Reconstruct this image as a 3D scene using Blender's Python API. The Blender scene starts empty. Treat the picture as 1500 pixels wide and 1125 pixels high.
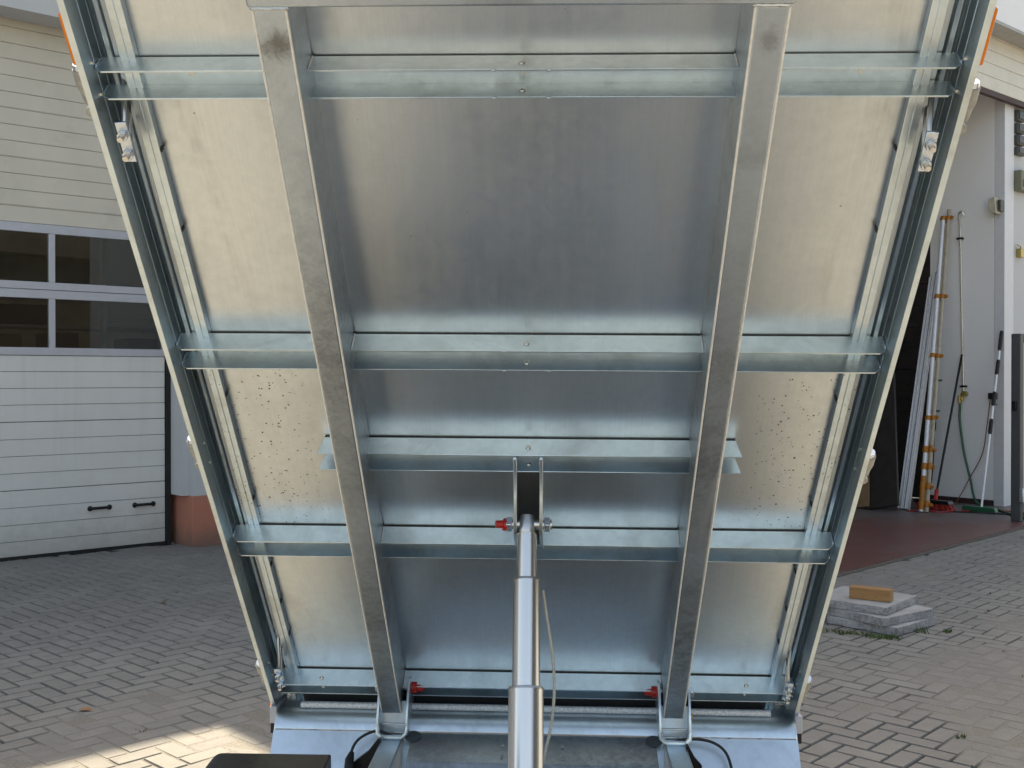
import bpy, bmesh, math, random
from mathutils import Vector, Matrix, noise as mnoise
C = bpy.context.scene.collection
R = math.radians
random.seed(7)
# ------------------------------------------------------------------ camera
sc = bpy.context.scene
cam = bpy.data.objects.new('camera', bpy.data.cameras.new('camera')); C.objects.link(cam)
cam.location = (0, 0, 1.55)
cam.rotation_euler = (R(90 - 0.4476), 0, 0)
cam.data.sensor_width = 36; cam.data.lens = 36 * 1600 / 1500
cam.data.clip_start = .05; cam.data.clip_end = 600
sc.camera = cam
# ------------------------------------------------------------------ world, sun, exposure
SUN_EL, SUN_AZ = 57.0, -4.0          # azimuth: degrees from +Y, negative to the left
w = bpy.data.worlds.new('World'); sc.world = w; w.use_nodes = True
nt = w.node_tree; nt.nodes.clear()
sky = nt.nodes.new('ShaderNodeTexSky'); sky.sky_type = 'NISHITA'; sky.sun_disc = False
sky.sun_elevation = R(SUN_EL); sky.sun_rotation = R(SUN_AZ)
sky.dust_density = 3.5; sky.air_density = 1.0; sky.ozone_density = .9; sky.altitude = 300
bg = nt.nodes.new('ShaderNodeBackground'); bg.inputs[1].default_value = .15
wo = nt.nodes.new('ShaderNodeOutputWorld')
nt.links.new(sky.outputs[0], bg.inputs[0]); nt.links.new(bg.outputs[0], wo.inputs[0])
sd = bpy.data.lights.new('sun', 'SUN'); sd.energy = 4.3; sd.angle = R(.55); sd.color = (1, .975, .94)
sun = bpy.data.objects.new('sun', sd); C.objects.link(sun)
d_ = Vector((math.sin(R(SUN_AZ)) * math.cos(R(SUN_EL)), math.cos(R(SUN_AZ)) * math.cos(R(SUN_EL)), math.sin(R(SUN_EL))))
sun.rotation_euler = d_.to_track_quat('Z', 'Y').to_euler(); sun.location = d_ * 40
sc.view_settings.view_transform = 'Standard'; sc.view_settings.look = 'None'
sc.view_settings.exposure = 1.4; sc.view_settings.gamma = 1
sc.view_settings.use_white_balance = True; sc.view_settings.white_balance_temperature = 8500; sc.view_settings.white_balance_tint = 8   # the camera's balance for open shade
sc.render.engine = 'CYCLES'
sc.cycles.max_bounces = 10; sc.cycles.glossy_bounces = 6; sc.cycles.diffuse_bounces = 5
sc.cycles.sample_clamp_indirect = 6

# ------------------------------------------------------------------ material helpers
class NT:
    def __init__(s, name):
        s.m = bpy.data.materials.new(name); s.m.use_nodes = True
        s.t = s.m.node_tree; s.t.nodes.clear()
        s.out = s.n('ShaderNodeOutputMaterial'); s.b = s.n('ShaderNodeBsdfPrincipled')
        s.l(s.b.outputs[0], s.out.inputs[0])
        s.tc = s.n('ShaderNodeTexCoord')
    def n(s, t): return s.t.nodes.new(t)
    def l(s, a, b): s.t.links.new(a, b)
    def setv(s, sock, v):
        if hasattr(v, 'is_output') or isinstance(v, bpy.types.NodeSocket): s.l(v, sock)
        else: sock.default_value = v
    def P(s, name, v):
        if isinstance(v, tuple) and len(v) == 3: v = (*v, 1)
        s.setv(s.b.inputs[name], v)
    def co(s, scale=(1, 1, 1), kind='Object', rot=(0, 0, 0), loc=(0, 0, 0)):
        mp = s.n('ShaderNodeMapping'); s.l(s.tc.outputs[kind], mp.inputs[0])
        mp.inputs['Scale'].default_value = scale; mp.inputs['Rotation'].default_value = rot
        mp.inputs['Location'].default_value = loc
        return mp.outputs[0]
    def noise(s, scale, detail=4, vec=None, rough=.55, dist=0):
        x = s.n('ShaderNodeTexNoise'); x.inputs['Scale'].default_value = scale
        x.inputs['Detail'].default_value = detail; x.inputs['Roughness'].default_value = rough
        x.inputs['Distortion'].default_value = dist
        s.l(vec if vec is not None else s.tc.outputs['Object'], x.inputs['Vector'])
        return x.outputs[0]
    def voro(s, scale, vec=None, feat='F1', out='Distance', rnd=1):
        x = s.n('ShaderNodeTexVoronoi'); x.feature = feat; x.inputs['Scale'].default_value = scale
        x.inputs['Randomness'].default_value = rnd
        s.l(vec if vec is not None else s.tc.outputs['Object'], x.inputs['Vector'])
        return x.outputs[out]
    def mr(s, v, a, b, c, d, clamp=True, smooth=False):
        x = s.n('ShaderNodeMapRange'); x.clamp = clamp
        if smooth: x.interpolation_type = 'SMOOTHSTEP'
        s.l(v, x.inputs[0])
        for i, q in enumerate((a, b, c, d)): s.setv(x.inputs[i + 1], q)
        return x.outputs[0]
    def math(s, op, a, b=0.0):
        x = s.n('ShaderNodeMath'); x.operation = op; s.setv(x.inputs[0], a); s.setv(x.inputs[1], b); return x.outputs[0]
    def mix(s, f, a, b, mode='MIX'):
        x = s.n('ShaderNodeMix'); x.data_type = 'RGBA'; x.blend_type = mode
        s.setv(x.inputs[0], f)
        for i, q in ((6, a), (7, b)):
            if isinstance(q, tuple) and len(q) == 3: q = (*q, 1)
            s.setv(x.inputs[i], q)
        return x.outputs[2]
    def sep(s, v):
        x = s.n('ShaderNodeSeparateXYZ'); s.l(v, x.inputs[0]); return x.outputs
    def bump(s, h, st=.3, dist=.01):
        x = s.n('ShaderNodeBump'); x.inputs['Strength'].default_value = st; x.inputs['Distance'].default_value = dist
        s.l(h, x.inputs['Height']); s.l(x.outputs[0], s.b.inputs['Normal'])
    def sw(s, c): # colour scaled
        return c

def galv(name, base=(.60, .62, .62), rough=.30, spangle=45, sp_amt=.10, streak=.0, blotch=.25, dark=(.36, .36, .35), dirt=0, bump=.04, mottle=0, umax=9):
    k = NT(name); o = k.tc.outputs['Object']
    cell = k.sep(k.voro(spangle, out='Color'))[0]
    fine = k.noise(260, 2)
    big = k.noise(5.5, 6, rough=.65, dist=.6)
    col = k.mix(k.mr(cell, 0, 1, 0, sp_amt * 2), base, tuple(c * .72 for c in base))
    bl = k.mr(big, .46, .72, 0, blotch, smooth=True)
    col = k.mix(bl, col, dark)
    r = k.math('ADD', k.mr(cell, 0, 1, rough - sp_amt * .2, rough + sp_amt * .2), k.mr(big, .3, .7, -.02, .03))
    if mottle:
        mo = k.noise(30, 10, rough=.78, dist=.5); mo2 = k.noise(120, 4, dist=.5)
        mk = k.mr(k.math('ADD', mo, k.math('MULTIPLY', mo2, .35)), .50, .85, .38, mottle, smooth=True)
        zone = k.math('MULTIPLY', k.mr(k.noise(2.6, 3, vec=k.co((.4, 1, .4))), .36, .62, .35, 1), k.mr(k.sep(o)[1], 1.95, 1.45, .2, 1, smooth=True))  # lower beam darkened: a dark reflection painted in along with the mottling
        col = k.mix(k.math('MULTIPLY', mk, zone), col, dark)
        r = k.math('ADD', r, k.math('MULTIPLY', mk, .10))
        # pale diagonal scrape marks where something was dragged across
        sc_ = k.noise(1, 2, vec=k.co((22, 3.2, 1), rot=(0, 0, R(24)))); sm_ = k.mr(k.sep(o)[0], .36, .38, 0, 1)
        sk = k.math('MULTIPLY', k.math('MULTIPLY', k.mr(sc_, .595, .64, 0, .75), sm_), zone)
        col = k.mix(sk, col, (.50, .54, .56))
        # scorched spots left by handling and welding
        for c_, rr, am in (((-.402, 2.065, .13), .035, .75), ((.405, 2.07, .13), .022, .4)):
            vd = k.n('ShaderNodeVectorMath'); vd.operation = 'DISTANCE'; k.l(o, vd.inputs[0]); vd.inputs[1].default_value = c_
            sp_ = k.mr(k.math('ADD', vd.outputs['Value'], k.math('MULTIPLY', mo, .09)), rr * .3 + .040, rr + .050, am, 0, smooth=True)
            col = k.mix(sp_, col, (.10, .085, .065))
    h = fine
    if streak:
        st = k.noise(1, 3, vec=k.co((210, 3, 210)))
        st2 = k.noise(1, 2, vec=k.co((45, .8, 45))); gr = k.noise(42, 6, rough=.7)
        col = k.mix(k.mr(gr, .40, .68, 0, .16), col, tuple(c * .6 for c in base)); r = k.math('ADD', r, k.mr(gr, .3, .7, -.03, .03))
        col = k.mix(k.mr(st, .35, .65, 0, streak), col, tuple(c * .62 for c in base))
        r = k.math('ADD', r, k.mr(st2, .3, .7, -.012, .012))
        h = k.math('ADD', fine, st)
    metal = 1.0
    if dirt and umax > 5:
        sm1 = k.noise(1, 6, vec=k.co((7, 1.6, 7), rot=(0, 0, R(14))), rough=.7, dist=.8); sm2 = k.noise(17, 6, rough=.7)
        xs = k.sep(o); ed_ = k.mr(k.math('ABSOLUTE', xs[0]), .56, .70, .25, 1)
        gm = k.math('MULTIPLY', k.math('MULTIPLY', k.mr(sm1, .48, .72, 0, 1, smooth=True), k.mr(sm2, .35, .65, .3, 1)), ed_)
        col = k.mix(k.math('MULTIPLY', gm, .55), col, (.33, .31, .27)); r = k.math('ADD', r, k.math('MULTIPLY', gm, .10))
    if dirt:
        # splashes of dried mud, thickest over the wheels and towards the rails
        v = k.voro(46, out='Distance'); c2 = k.sep(k.voro(46, out='Color'))
        rad = k.mr(c2[0], .0, 1, .02, .125)
        sp = k.math('LESS_THAN', v, rad)
        v3 = k.voro(100, out='Distance'); c3 = k.sep(k.voro(100, out='Color'))
        sp = k.math('MAXIMUM', sp, k.math('LESS_THAN', v3, k.mr(c3[1], .15, 1, 0, .25)))
        xyz = k.sep(o)
        au = k.math('ABSOLUTE', xyz[0])
        m1 = k.math('MULTIPLY', k.mr(au, .48, .60, 0, 1), k.math('LESS_THAN', au, umax)); m2 = k.mr(xyz[1], .66, .74, 0, 1); m3 = k.mr(xyz[1], 1.24, 1.34, 1, 0)
        msk = k.math('MULTIPLY', k.math('MULTIPLY', m1, m2), m3)
        sp = k.math('MULTIPLY', sp, k.mr(msk, .1, .7, 0, dirt))
        v4 = k.voro(26, out='Distance'); c4 = k.sep(k.voro(26, out='Color'))
        sp = k.math('MAXIMUM', sp, k.math('MULTIPLY', k.math('LESS_THAN', v4, k.mr(c4[0], .86, 1, 0, .05)), .6)) if umax > 5 else sp
        col = k.mix(sp, col, (.07, .05, .035)); metal = k.math('SUBTRACT', 1.0, sp)
        r = k.math('ADD', r, k.math('MULTIPLY', sp, .4))
    k.P('Base Color', col); k.P('Metallic', metal); k.P('Roughness', r)
    k.bump(h, bump, .002)
    return k.m

def plain(name, col, rough=.5, metal=0, var=.12, scale=12, bump=0, bscale=80, dirt=None, spec=.5):
    k = NT(name)
    n = k.noise(scale, 6)
    c = k.mix(k.mr(n, .3, .7, 0, 1), tuple(x * (1 - var) for x in col), tuple(min(1, x * (1 + var)) for x in col))
    if dirt:
        n2 = k.noise(dirt[1], 8, rough=.7)
        c = k.mix(k.mr(n2, .5, .75, 0, dirt[2], smooth=True), c, dirt[0])
    k.P('Base Color', c); k.P('Metallic', metal)
    k.P('Roughness', k.mr(n, .3, .7, max(0, rough - .06), min(1, rough + .06)))
    k.P('Specular IOR Level', spec)
    if bump: k.bump(k.noise(bscale, 4), bump, .005)
    return k.m

MAT = {}
MAT['floor'] = galv('galvanised_sheet', (.67, .72, .745), .33, 70, .04, streak=.12, blotch=.16, dark=(.45, .49, .50), dirt=1, bump=.02)
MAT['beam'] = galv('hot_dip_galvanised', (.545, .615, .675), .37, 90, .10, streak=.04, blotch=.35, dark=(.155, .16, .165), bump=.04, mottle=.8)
MAT['member'] = galv('galvanised_profile', (.63, .725, .785), .33, 70, .12, blotch=.7, dark=(.42, .47, .49), bump=.03)
MAT['rail'] = galv('galvanised_rail', (.64, .735, .785), .33, 60, .12, blotch=.6, dark=(.42, .44, .43), dirt=.55, bump=.02, umax=.726)
MAT['plate'] = galv('galvanised_plate', (.70, .79, .845), .38, 60, .10, blotch=.6, dark=(.40, .46, .49), bump=.04)
MAT['cast'] = plain('rough_zinc_rod', (.66, .68, .70), .6, .35, .25, 160, bump=.4, bscale=250)
MAT['zinc'] = plain('bright_zinc_plating', (.60, .66, .73), .28, 1, .08, 60)
MAT['weld'] = plain('weld_zinc', (.60, .63, .64), .36, 1, .15, 90, bump=.3, bscale=200)
MAT['bolt'] = plain('zinc_bolt', (.66, .64, .60), .3, 1, .1, 90)
k = NT('ground_steel_tube')
tn = k.n('ShaderNodeTangent'); tn.direction_type = 'RADIAL'; tn.axis = 'Z'
k.P('Base Color', (.80, .79, .78)); k.P('Metallic', 1.0); k.P('Roughness', .27)
k.P('Anisotropic', .85); k.P('Anisotropic Rotation', .25); k.l(tn.outputs[0], k.b.inputs['Tangent']); MAT['chrome'] = k.m
MAT['steel'] = plain('turned_steel', (.55, .54, .53), .32, 1, .05, 5)
MAT['red_cap'] = plain('red_plastic', (.42, .012, .01), .35)
MAT['orange'] = plain('orange_reflector', (.80, .20, .005), .25, var=.05)
MAT['black'] = plain('black_plastic', (.010, .010, .012), .32, var=.2, spec=.3)
MAT['rubber'] = plain('black_rubber', (.015, .015, .015), .6)
MAT['highlight_zinc'] = plain('edge_highlight_zinc', (.80, .79, .76), .5, .5, .1, 60)  # pale colour painting the highlight along the beam edges
MAT['latch'] = plain('dull_cast_latch', (.36, .35, .32), .55, .25, .2, 60)
MAT['plug'] = plain('dull_plug', (.10, .125, .14), .45, .5)
MAT['wire'] = plain('steel_wire_rope', (.52, .54, .52), .4, .9, .3, 400, bump=.6, bscale=300)

def wall_mat(name, col, stain=.25, splash=0):
    k = NT(name)
    n = k.noise(1.3, 8, rough=.65); f = k.noise(70, 3)
    c = k.mix(k.mr(n, .35, .75, 0, stain), col, tuple(x * .72 for x in col))
    if splash:
        n3 = k.noise(6, 6, rough=.7); zz = k.sep(k.tc.outputs['Object'])[2]
        c = k.mix(k.mr(k.math('ADD', zz, k.math('MULTIPLY', n3, .35)), .14, .42, splash, 0, smooth=True), c, (.13, .11, .09))
    k.P('Base Color', c); k.P('Roughness', .85); k.bump(f, .25, .004)
    return k.m
MAT['wall'] = wall_mat('white_render', (.55, .555, .56), .18)
MAT['wall_in'] = wall_mat('white_interior_paint', (.84, .83, .83), .08)
MAT['plinth'] = wall_mat('red_brown_plinth_paint', (.52, .20, .135), .3, .7)
MAT['trim'] = plain('grey_sheet_trim', (.36, .36, .35), .55)
MAT['steel_white'] = plain('white_steel_jamb', (.66, .66, .68), .5, var=.04)
MAT['slat'] = plain('cream_grey_door_skin', (.63, .58, .49), .42, var=.05, scale=3, dirt=((.40, .37, .31), 2.2, .35))
k = NT('grey_white_door_skin')
n = k.noise(3, 6); st_ = k.noise(1, 4, vec=k.co((14, 14, .7))); zz = k.sep(k.tc.outputs['Object'])[2]; n3 = k.noise(9, 6, rough=.7)
c = k.mix(k.mr(n, .3, .7, 0, 1), (.67, .655, .625), (.72, .705, .675))
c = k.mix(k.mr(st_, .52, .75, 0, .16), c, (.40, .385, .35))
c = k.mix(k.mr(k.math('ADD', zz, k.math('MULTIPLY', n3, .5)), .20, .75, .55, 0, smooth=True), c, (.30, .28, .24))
k.P('Base Color', c); k.P('Roughness', .42); MAT['slat_low'] = k.m
MAT['alu'] = plain('anodised_aluminium', (.52, .52, .56), .45, .35, .04)
MAT['gap'] = plain('dark_rubber_seal', (.012, .012, .012), .7)
MAT['dark_room'] = plain('shaded_room_paint', (.40, .385, .34), .8, var=.3, scale=2)
MAT['roof'] = plain('roof_sheet', (.3, .29, .28), .6)
MAT['skirting'] = plain('dark_skirting', (.045, .018, .016), .6)

k = NT('window_glass')          # clear pane: dark room shows through, yard mirrors in it
tr = k.n('ShaderNodeBsdfTransparent'); tr.inputs[0].default_value = (.66, .68, .66, 1)
gl = k.n('ShaderNodeBsdfGlossy'); gl.inputs['Roughness'].default_value = .012
fr = k.n('ShaderNodeFresnel'); fr.inputs[0].default_value = 1.75
mx = k.n('ShaderNodeMixShader'); k.l(fr.outputs[0], mx.inputs[0]); k.l(tr.outputs[0], mx.inputs[1]); k.l(gl.outputs[0], mx.inputs[2])
k.l(mx.outputs[0], k.out.inputs[0]); MAT['glass'] = k.m

def paver_mat(name, island):
    k = NT(name)
    if island: rnd = k.n('ShaderNodeNewGeometry').outputs['Random Per Island']
    else: rnd = k.n('ShaderNodeObjectInfo').outputs['Random']
    geo = k.n('ShaderNodeNewGeometry'); pos = geo.outputs['Position']
    big = k.noise(.9, 6, vec=pos, rough=.6); fine = k.noise(140, 3, vec=pos); mid = k.noise(14, 5, vec=pos)
    c = k.mix(rnd, (.225, .215, .195), (.272, .259, .234))
    c = k.mix(k.mr(big, .38, .70, 0, .75), c, (.165, .16, .148))
    oil = k.noise(2.4, 4, vec=pos, dist=.3)
    c = k.mix(k.mr(oil, .66, .74, 0, .55, smooth=True), c, (.085, .08, .072))
    c = k.mix(k.mr(mid, .45, .75, 0, .4), c, (.305, .292, .265))
    c = k.mix(k.mr(fine, .35, .7, 0, .45), c, (.135, .13, .12))
    k.P('Base Color', c); k.P('Roughness', .88); k.P('Specular IOR Level', .3)
    k.bump(fine, .5, .002)
    return k.m
MAT['paver'] = paver_mat('concrete_paver', False)
MAT['paver_mass'] = paver_mat('concrete_paver_mass', True)
k = NT('joint_fill')
pos = k.n('ShaderNodeNewGeometry').outputs['Position']
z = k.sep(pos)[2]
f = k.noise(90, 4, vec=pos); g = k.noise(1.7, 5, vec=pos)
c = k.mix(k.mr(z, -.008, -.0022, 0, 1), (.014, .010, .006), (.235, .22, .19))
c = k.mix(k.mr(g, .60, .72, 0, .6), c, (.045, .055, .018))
c = k.mix(k.mr(f, .3, .7, 0, .5), c, (.05, .04, .028))
k.P('Base Color', c); k.P('Roughness', .95); k.bump(f, .8, .003); MAT['joint'] = k.m
MAT['ground'] = plain('yard_ground', (.20, .195, .185), .9, var=.2, scale=.8, bump=.3)
k = NT('hall_floor_paint')
xyz = k.sep(k.tc.outputs['Object']); n1 = k.noise(2.2, 8, rough=.65); n2 = k.noise(9, 5)
greyed = k.mr(k.math('ADD', xyz[1], k.math('MULTIPLY', n1, 1.6)), 12.0, 12.9, 0, .85, smooth=True)  # floor colour turns grey deeper into the hall
c = k.mix(k.mr(n2, .35, .7, 0, 1), (.155, .058, .05), (.105, .048, .043))
c = k.mix(greyed, c, (.12, .11, .10))
c = k.mix(k.mr(n1, .50, .72, 0, .6), c, (.14, .12, .11))
k.P('Base Color', c); k.P('Roughness', .45); MAT['hall_floor'] = k.m
k = NT('rough_concrete')
n = k.noise(38, 6, rough=.7); b = k.noise(6, 6); v = k.noise(130, 3)
c = k.mix(k.mr(b, .3, .7, 0, 1), (.30, .30, .29), (.40, .40, .39))
c = k.mix(k.mr(v, .55, .7, 0, .5), c, (.16, .16, .15))
k.P('Base Color', c); k.P('Roughness', .9); k.bump(n, .5, .006); MAT['slab_top'] = k.m
k = NT('broken_concrete_edge')
n = k.noise(30, 6, rough=.75); v = k.noise(48, 8, rough=.75, dist=.4)
v2 = k.noise(9, 5)
c = k.mix(k.mr(k.math('ADD', v, k.math('MULTIPLY', v2, .6)), .70, .95, 0, .75), (.40, .40, .41), (.13, .125, .12))
k.P('Base Color', c); k.P('Roughness', .95); k.bump(n, 1, .012); MAT['slab_side'] = k.m
k = NT('planed_timber')
n = k.noise(1, 5, vec=k.co((3, 60, 60)), dist=1.2); n2 = k.noise(20, 4)
c = k.mix(k.mr(n, .3, .7, 0, 1), (.40, .22, .085), (.26, .125, .045))
c = k.mix(k.mr(n2, .6, .8, 0, .4), c, (.16, .08, .03))
k.P('Base Color', c); k.P('Roughness', .6); MAT['timber'] = k.m
MAT['dark_board'] = plain('dark_laminate', (.024, .019, .017), .5, var=.3)
MAT['brown_board'] = plain('chipboard', (.24, .14, .07), .7)
MAT['beige_grey'] = plain('weathered_lamp_case', (.42, .42, .44), .5)
MAT['yellow'] = plain('yellow_plastic', (.42, .15, .012), .45, var=.15)
MAT['alu_rail'] = plain('mill_aluminium', (.80, .80, .82), .4, .25, .08, 30)
MAT['clear_tube'] = plain('hazy_plastic_tube', (.40, .34, .25), .3)
MAT['green'] = plain('green_hose', (.01, .10, .05), .4)
MAT['red_cable'] = plain('red_brown_cable', (.16, .035, .02), .5)
MAT['brass'] = plain('brass', (.45, .34, .12), .35, .8)
MAT['socket'] = plain('dark_grey_socket', (.07, .07, .065), .5)
MAT['box_green'] = plain('olive_grey_box', (.17, .165, .115), .5)
MAT['beige'] = plain('beige_plastic', (.50, .46, .36), .5)
MAT['bristle'] = plain('red_bristles', (.35, .02, .015), .7)
MAT['frame_grey'] = plain('dark_grey_steel', (.07, .075, .08), .5)
MAT['weed'] = plain('weed_leaf', (.07, .11, .02), .7, var=.4, scale=40)
MAT['leaf'] = plain('dry_leaf', (.28, .13, .05), .7)
MAT['siding'] = plain('red_brown_siding', (.17, .08, .06), .6)
MAT['foliage'] = plain('foliage', (.045, .08, .02), .6, var=.4, scale=3)
MAT['bark'] = plain('bark', (.12, .09, .06), .9)
MAT['shaded_steel'] = plain('shadow_steel', (.10, .10, .10), .45, .6)  # colour darkened to stand for shade on parts under the bed

# ------------------------------------------------------------------ mesh helpers
class MB:
    def __init__(s): s.v = []; s.f = []; s.sm = []; s.mi = []
    def add(s, vs, fs, smooth=False, mi=0):
        o = len(s.v); s.v += [tuple(x) for x in vs]
        for f in fs: s.f.append(tuple(i + o for i in f)); s.sm.append(smooth); s.mi.append(mi)
        return s
    def box(s, x0, x1, y0, y1, z0, z1, mi=0):
        return s.add([(x0, y0, z0), (x1, y0, z0), (x1, y1, z0), (x0, y1, z0), (x0, y0, z1), (x1, y0, z1), (x1, y1, z1), (x0, y1, z1)],
            [(0, 3, 2, 1), (4, 5, 6, 7), (0, 1, 5, 4), (1, 2, 6, 5), (2, 3, 7, 6), (3, 0, 4, 7)], mi=mi)
    def prism(s, prof, a0, a1, axis=0, smooth=False, caps=True, mi=0):
        """closed 2-D outline (other two axes in order) swept from a0 to a1 along axis"""
        def put(a, p):
            q = [p[0], p[1]]; q.insert(axis, a); return tuple(q)
        n = len(prof); vs = [put(a0, p) for p in prof] + [put(a1, p) for p in prof]
        fs = [(i, (i + 1) % n, n + (i + 1) % n, n + i) for i in range(n)]
        s.add(vs, fs, smooth, mi)
        if caps: s.add(vs, [tuple(range(n - 1, -1, -1)), tuple(range(n, 2 * n))], mi=mi)
        return s
    def strip(s, path, th, a0, a1, axis=0, smooth=False, nseg=1):
        """open 2-D polyline thickened by th to its left side and swept"""
        off = []
        for i, p in enumerate(path):
            d = Vector((0, 0))
            if i > 0: d += (Vector(path[i]) - Vector(path[i - 1])).normalized()
            if i < len(path) - 1: d += (Vector(path[i + 1]) - Vector(path[i])).normalized()
            d.normalize(); off.append((p[0] - d.y * th, p[1] + d.x * th))
        return s.prism(list(path) + off[::-1], a0, a1, axis, smooth)
    def tube(s, pts, r, n=10, caps=True, smooth=True, mi=0):
        pts = [Vector(p) for p in pts]; rr = r if isinstance(r, (list, tuple)) else [r] * len(pts)
        up = None; rings = []
        for i, p in enumerate(pts):
            d = (pts[min(i + 1, len(pts) - 1)] - pts[max(i - 1, 0)])
            if d.length < 1e-9: d = Vector((0, 0, 1))
            d.normalize()
            if up is None:
                up = d.orthogonal().normalized()
            else:
                up = (up - d * up.dot(d))
                up = up.normalized() if up.length > 1e-6 else d.orthogonal().normalized()
            sd2 = d.cross(up)
            rings.append([p + (up * math.cos(2 * math.pi * j / n) + sd2 * math.sin(2 * math.pi * j / n)) * rr[i] for j in range(n)])
        vs = [v for rg in rings for v in rg]; fs = []
        for i in range(len(pts) - 1):
            for j in range(n): fs.append((i * n + j, i * n + (j + 1) % n, (i + 1) * n + (j + 1) % n, (i + 1) * n + j))
        s.add(vs, fs, smooth, mi)
        if caps: s.add(vs, [tuple(range(n - 1, -1, -1)), tuple(range(len(vs) - n, len(vs)))], mi=mi)
        return s
    def ball(s, c, r, n=6, sq=(1, 1, 1), mi=0):
        c = Vector(c); vs = []; fs = []
        for i in range(n + 1):
            t = math.pi * i / n
            for j in range(n * 2):
                a = math.pi * j / n
                vs.append(c + Vector((math.sin(t) * math.cos(a) * sq[0], math.sin(t) * math.sin(a) * sq[1], math.cos(t) * sq[2])) * r)
        m = n * 2
        for i in range(n):
            for j in range(m): fs.append((i * m + j, (i + 1) * m + j, (i + 1) * m + (j + 1) % m, i * m + (j + 1) % m))
        return s.add(vs, fs, True, mi)
    def weld(s, a, b, r=.004, step=.006):
        a, b = Vector(a), Vector(b); n = max(3, int((b - a).length / step) * 2)
        pts = [a.lerp(b, i / n) + Vector((random.uniform(-1, 1), random.uniform(-1, 1), random.uniform(-1, 1))) * r * .12 for i in range(n + 1)]
        return s.tube(pts, [r * (.45 if i in (0, n) else random.uniform(.85, 1.12)) for i in range(n + 1)], 7)
    def build(s, name, mats, parent=None, bevel=0, M=None, seg=2):
        me = bpy.data.meshes.new(name); me.from_pydata(s.v, [], s.f)
        if not isinstance(mats, (list, tuple)): mats = [mats]
        for m in mats: me.materials.append(MAT[m] if isinstance(m, str) else m)
        me.polygons.foreach_set('use_smooth', s.sm); me.polygons.foreach_set('material_index', s.mi)
        bm = bmesh.new(); bm.from_mesh(me); bmesh.ops.remove_doubles(bm, verts=bm.verts, dist=1e-6)
        bmesh.ops.recalc_face_normals(bm, faces=bm.faces); bm.to_mesh(me); bm.free()
        me.set_sharp_from_angle(angle=R(40))
        o = bpy.data.objects.new(name, me); C.objects.link(o)
        if parent: o.parent = parent
        if M is not None: o.matrix_basis = M
        if bevel:
            b = o.modifiers.new('bevel', 'BEVEL'); b.width = bevel; b.segments = seg; b.limit_method = 'ANGLE'; b.angle_limit = R(35)
        return o
def tag(o, label=None, cat=None, group=None, kind=None):
    for kk, vv in (('label', label), ('category', cat), ('group', group), ('kind', kind)):
        if vv: o[kk] = vv
    return o
def empty(name, loc, rz=0):
    o = bpy.data.objects.new(name, None); C.objects.link(o); o.location = loc; o.rotation_euler = (0, 0, rz); o.empty_display_size = .2
    return o
def arc(c, r, a0, a1, n, r2=None):
    r2 = r2 or r
    return [(c[0] + r * math.cos(R(a0 + (a1 - a0) * i / n)), c[1] + r2 * math.sin(R(a0 + (a1 - a0) * i / n))) for i in range(n + 1)]
def bez(p, n=24):
    """Catmull-Rom through points"""
    p = [Vector(q) for q in p]; q = [p[0] * 2 - p[1]] + p + [p[-1] * 2 - p[-2]]; out = []
    per = max(2, n // (len(p) - 1))
    for i in range(1, len(q) - 2):
        for j in range(per):
            t = j / per; a, b, c, d = q[i - 1:i + 3]
            out.append(.5 * ((2 * b) + (c - a) * t + (2 * a - 5 * b + 4 * c - d) * t * t + (3 * b - 3 * c + d - a) * t ** 3))
    return out + [p[-1]]

# ================================================================== SETTING: ground and paving
ANG_F = R(40.99)                       # both facades run along this direction
FT = Vector((math.cos(ANG_F), math.sin(ANG_F), 0)); FM = Vector((-math.sin(ANG_F), math.cos(ANG_F), 0))
def F(t, m, z=0): return FT * t + FM * m + Vector((0, 0, z))

g = MB(); g.add([(-300, -300, -.03), (300, -300, -.03), (300, 300, -.03), (-300, 300, -.03)], [(0, 1, 2, 3)])
tag(g.build('ground', 'ground'), 'grey yard ground beyond the laid paving', 'ground', kind='structure')

# the hall's floor edge on the yard, in plan
E1, E2 = Vector((2.443, 8.395)), Vector((5.237, 11.16))
ed = (E2 - E1).normalized()
def in_apron(x, y):
    p = Vector((x, y)) - E1
    return ed.x * p.y - ed.y * p.x > -.02 and (FT.x * x + FT.y * y) > 4.75
a_ = R(47.0)                           # paving rows
PA = Vector((math.cos(a_), math.sin(a_))); PB = Vector((-math.sin(a_), math.cos(a_)))
cells = []
NX = 120
for i in range(-NX, NX):
    for j in range(-NX, NX):
        q = (i - j) % 4
        if q == 0: cx, cy, rot = i + 1, j + .5, 0
        elif q == 3: cx, cy, rot = i + .5, j + 1, 1
        else: continue
        P = PA * (cx * .1) + PB * (cy * .1)
        t, m = FT.x * P.x + FT.y * P.y, FM.x * P.x + FM.y * P.y
        if not (-6.5 < P.x < 8.5 and -3.5 < P.y < 12.5): continue
        if m > 9.62 or (t > 4.95 and m > 5.55 and not t > 16) or in_apron(P.x, P.y): continue
        cells.append((P.x, P.y, rot))
def seen_key(c):
    x, y, _ = c
    if y < 2: return None
    px, py = 750 + 1600 * x / y, 550 + 1600 * 1.55 / y
    if not (-20 < px < 1520 and py < 1150): return None
    if py < 1060 and 82 + .306 * py + 10 < px < 1457 - .2758 * py - 10: return None
    if py >= 1060 and 390 < px < 1175: return None
    return y
vis = sorted([c for c in cells if seen_key(c) is not None], key=seen_key)
big = set(vis[:300])
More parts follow.
